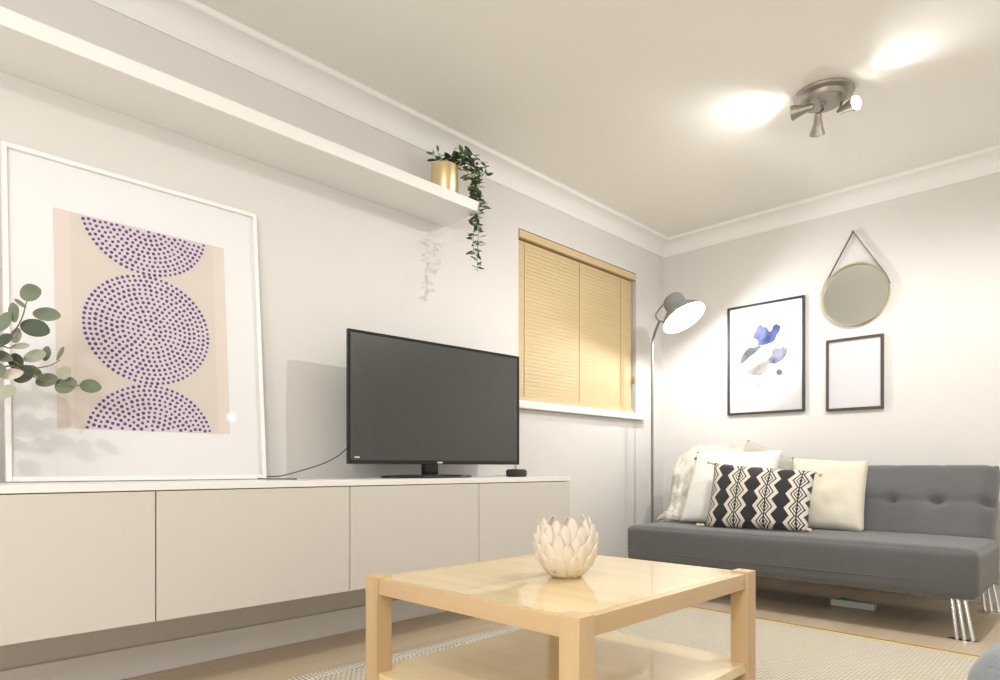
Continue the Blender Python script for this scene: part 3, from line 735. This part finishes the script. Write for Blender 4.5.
# ------------------------------------------------------------------ knitted blanket over the sofa's left end
bm = bmesh.new(); NU, NV = 46, 90
prof = [V(0, -.70, .385), V(0, -.65, .415), V(0, -.59, .47), V(0, -.53, .56), V(0, -.46, .65), V(0, -.38, .735), V(0, -.28, .78), V(0, -.19, .785), V(0, -.125, .70), V(0, -.10, .60), V(0, -.09, .50)]
pp = smooth_path(prof, 9); rows = []
for j, q in enumerate(pp):
    row = []; v = j / (len(pp) - 1)
    for i in range(NU + 1):
        u = i / NU; xl = SX0 + .015 - .02 * v + .035 * math.sin(v * 9); xx = xl + (.50 - .10 * v) * u
        ridge = .032 * math.sin((u * 5.2 + .5 * math.sin(v * 7)) * PI * 2) * (.5 + .5 * noise.noise(V(u * 2, v * 4, 5)))
        lump = .045 * noise.noise(V(u * 4.5, v * 9, 3)) + .012 * noise.noise(V(u * 13, v * 26, 8))
        edge = min(1, u * 8, (1 - u) * 8)
        d = (.018 + abs(ridge) + abs(lump)) * edge ** .5
        if j < 3: d *= .4 + j * .2
        tn = (pp[min(j + 1, len(pp) - 1)] - pp[max(j - 1, 0)]).normalized(); nn = V(0, -tn.z, tn.y)
        row.append(bm.verts.new(V(xx, q.y, q.z) + nn * d))
    rows.append(row)
for j in range(len(rows) - 1):
    for i in range(NU): bm.faces.new((rows[j][i], rows[j][i + 1], rows[j + 1][i + 1], rows[j + 1][i]))
M_knit = mat('oatmeal_knit', (.68, .64, .56), .95, sheen=.3); g = NT(M_knit); co_ = g.coord('Object', (1, 1, 1)); n1 = g.noise(co_, 95, 3); n2 = g.noise(co_, 16, 4)
g.nt.links.new(g.mix(n2, (.50, .46, .39, 1), (.80, .77, .70, 1)), g.b.inputs['Base Color']); g.bump(g.m('ADD', n1, n2), .8, .012)
o = tag(obj('knitted_blanket', bm, M_knit, loc=(.6, -.5, .385), smooth='all'), 'rumpled oatmeal knitted blanket thrown over the left end of the sofa', 'blanket')
md = o.modifiers.new('thick', 'SOLIDIFY'); md.thickness = .012; md.offset = -1

# ------------------------------------------------------------------ coffee table
TX0, TX1, TY0, TY1, TZ = .976, 1.670, -3.175, -2.388, .42; LW = .049
t = thing('coffee_table', 'square pale oak coffee table with chunky corner legs and a lower shelf', 'table', ((TX0 + TX1) / 2, (TY0 + TY1) / 2, 0))
bm = bmesh.new(); i_ = .008
def plate(bm, z0, z1, inset, notch):
    """slab notched round the four legs"""
    x0, x1, y0, y1 = TX0 + inset, TX1 - inset, TY0 + inset, TY1 - inset; n_ = notch
    pts = [(x0 + n_, y0), (x1 - n_, y0), (x1 - n_, y0 + n_), (x1, y0 + n_), (x1, y1 - n_), (x1 - n_, y1 - n_), (x1 - n_, y1), (x0 + n_, y1), (x0 + n_, y1 - n_), (x0, y1 - n_), (x0, y0 + n_), (x0 + n_, y0 + n_)]
    a = [bm.verts.new((x, y, z0)) for x, y in pts]; b = [bm.verts.new((x, y, z1)) for x, y in pts]
    bm.faces.new(b); bm.faces.new(a[::-1])
    for k in range(12): bm.faces.new((a[k], a[(k + 1) % 12], b[(k + 1) % 12], b[k]))
plate(bm, TZ - .024, TZ - .004, i_ + .0202, LW - i_ - .0202); obj('tabletop', bm, M_oak, t)
for x0, x1, y0, y1, ww in ((TX0 + LW, TX1 - LW, TY0 + i_, TY0 + i_ + .02, 0), (TX0 + LW, TX1 - LW, TY1 - i_ - .02, TY1 - i_, 0), (TX0 + i_, TX0 + i_ + .02, TY0 + LW, TY1 - LW, 1), (TX1 - i_ - .02, TX1 - i_, TY0 + LW, TY1 - LW, 1)):
    obj('apron', B(x0, x1, y0, y1, TZ - .044, TZ - .004, bev=.001), M_oakapron if not ww else wood('pale_oak_side_apron', (.72, .52, .31), (.62, .43, .24), 1, .4), t)
bm = bmesh.new(); plate(bm, .152, .176, i_, LW - i_); obj('lower_shelf', bm, M_oak, t)
for x in (TX0, TX1 - LW):
    for y in (TY0, TY1 - LW): obj('leg', B(x, x + LW, y, y + LW, 0.0105, TZ + .002, bev=.002), M_oakz, t)

# lotus vase
vc = V(1.345, -2.805, TZ - .0035)
t = thing('lotus_vase', 'cream petalled ceramic lotus candle holder on the oak coffee table', 'candle holder', vc)
M_cer = mat('cream_ceramic', (.80, .71, .61), .5, var=.06, vscale=30)
bm = bmesh.new(); lathe(bm, [(0, .0), (.036, .0), (.040, .004), (.058, .024), (.070, .050), (.074, .080), (.068, .112), (.056, .130), (.052, .128), (.063, .108), (.068, .080), (.06, .04), (0, .02)], vc, seg=40)
obj('bowl', bm, M_cer, t, smooth='all')
def body_r(z): # petals follow the bowl
    k = [(0, .038), (.012, .050), (.03, .065), (.055, .074), (.08, .076), (.115, .071), (.14, .062), (.17, .054)]
    for (a, ra), (b, rb) in zip(k, k[1:]):
        if z <= b: return ra + (rb - ra) * (z - a) / (b - a)
    return k[-1][1]
bm = bmesh.new()
def petal(bm, ang, z0, h, wd, out):
    NUp, NVp = 6, 9; G = []
    for j in range(NVp + 1):
        v = j / NVp; z = z0 + h * v; r = body_r(z) + .003 + out * v ** 2.2 - .004 * (1 - v); row = []
        hw = wd * (math.sin(PI * min(1, .16 + v * .84)) ** .52 if v < 1 else 0)
        for i in range(NUp + 1):
            s = (i / NUp * 2 - 1); aa = ang + s * hw / max(r, .03); rr_ = r - .004 * s * s + .0015 * (1 - abs(s))
            row.append(bm.verts.new(vc + V(rr_ * math.cos(aa), rr_ * math.sin(aa), z)))
        G.append(row)
    for j in range(NVp):
        for i in range(NUp): bm.faces.new((G[j][i], G[j][i + 1], G[j + 1][i + 1], G[j + 1][i]))
for z0, h, wd, n, out, off in ((.005, .060, .022, 11, .004, 0), (.018, .075, .022, 11, .009, .5), (.038, .078, .021, 11, .010, 0), (.060, .078, .020, 10, .009, .5), (.082, .074, .019, 9, .001, .1)):
    for k in range(n): petal(bm, 2 * PI * (k + off) / n + random.uniform(-.05, .05), z0, h * random.uniform(.94, 1.06), wd, out)
o = obj('petals', bm, M_cer, t, smooth='all'); md = o.modifiers.new('thick', 'SOLIDIFY'); md.thickness = .0022; md.offset = -1

# ------------------------------------------------------------------ rug
M_rug = mat('woven_rug', (.7, .66, .56), .95); g = NT(M_rug); x = g.xyz(g.coord('Object'))
s1 = g.m('SINE', g.m('MULTIPLY', x[0], 2 * PI / .028)); s2 = g.m('SINE', g.m('MULTIPLY', x[1], 2 * PI / .020)); pr = g.m('MULTIPLY', s1, s2)
n1 = g.noise(g.coord('Object'), 60, 3); n2 = g.noise(g.coord('Object'), 2.2, 3)
dk = g.m('GREATER_THAN', g.m('ADD', pr, g.m('MULTIPLY', n1, .5)), .52)
cl = g.mix(n2, (.74, .67, .46, 1), (.68, .63, .54, 1)); g.nt.links.new(g.mix(g.m('MULTIPLY', dk, .8), cl, (.34, .31, .33, 1)), g.b.inputs['Base Color']); g.bump(g.m('ADD', pr, n1), .5, .006)
ra, rb = at(690, 606.5, 2, .008), at(972, 655.5, 2, .008); ang = math.atan2(rb.y - ra.y, rb.x - ra.x)
cr = V(.515, ra.y - (ra.x - .515) * math.tan(ang), 0)     # far left corner of the rug
t = thing('rug', 'pale woven rug with fine dotted texture and tan bound edge under the coffee table', 'rug', cr)
def rugbox(x0, x1, y0, y1, z0, z1, bev):
    bm = B(x0, x1, y0, y1, z0, z1, bev=bev); bmesh.ops.transform(bm, matrix=Matrix.Translation(cr) @ Matrix.Rotation(ang, 4, 'Z'), verts=bm.verts); return bm
obj('weave', rugbox(.012, 2.6, -3.2, -.014, .001, .010, .002), M_rug, t)
M_bind = mat('tan_binding', (.50, .34, .13), .8, bump=.3, bscale=200); M_bind2 = mat('dark_binding', (.24, .15, .07), .85)
bm = rugbox(0, 2.6, -.014, 0, .001, .012, .003); obj('binding', bm, M_bind2, t)
bm = rugbox(0, 2.6, -.036, -.014, .001, .0115, .002); obj('binding', bm, mat('mustard_binding', (.72, .55, .22), .8, bump=.3, bscale=200), t)
M_edge = mat('black_and_white_edge', (.8, .78, .7), .9); g = NT(M_edge); x = g.xyz(g.coord('Object'))
q1 = g.m('SINE', g.m('MULTIPLY', g.m('ADD', x[0], x[1]), 2 * PI / .030)); q2 = g.m('SINE', g.m('MULTIPLY', g.m('SUBTRACT', x[0], x[1]), 2 * PI / .030))
g.nt.links.new(g.mix(g.m('MULTIPLY', g.m('GREATER_THAN', g.m('MULTIPLY', q1, q2), .12), .85), (.80, .77, .68, 1), (.10, .09, .10, 1)), g.b.inputs['Base Color'])
bm = rugbox(0, .05, -3.2, -.031, .001, .0115, .002); obj('side_band', bm, M_edge, t)

# ------------------------------------------------------------------ blue grey armchair, only its arm enters the picture
M_arm = fabric('blue_grey_weave', (.25, .28, .31), 300)
t = thing('armchair', 'blue grey upholstered armchair arm poking in at the bottom right corner', 'armchair', (2.60, -2.45, 0))
def blk(x0, x1, y0, y1, z0, z1, r): return soft_block(x0, x1, y0, y1, z0, z1, r, .01)
obj('arm', blk(2.222, 2.39, -2.85, -2.03, .06, .425, .080), M_arm, t, smooth='all')
obj('arm', blk(3.03, 3.20, -2.85, -2.06, .06, .43, .08), M_arm, t, smooth='all')
obj('seat', blk(2.392, 3.028, -2.80, -2.10, .10, .38, .05), M_arm, t, smooth='all')
obj('backrest', blk(2.225, 3.19, -3.02, -2.855, .10, .44, .06), M_arm, t, smooth='all')
for x in (2.26, 3.12):
    for y in (-2.93, -2.16):
        bm = bmesh.new(); lathe(bm, [(.012, 0), (.02, .10)], (x, y, .0125), seg=16, cap0=True, cap1=True); obj('leg', bm, M_oakz, t, smooth=True)

# socket low on the back wall, beyond the sofa
t = thing('wall_socket', 'small white socket low on the back wall at the right edge', 'socket', (1.93, -.004, .12))
obj('face_plate', B(1.905, 1.99, -.010, -.001, .115, .20, bev=.003), M_trim, t)
obj('plug', B(1.925, 1.96, -.045, -.0102, .135, .175, bev=.008), M_white, t, smooth=True)
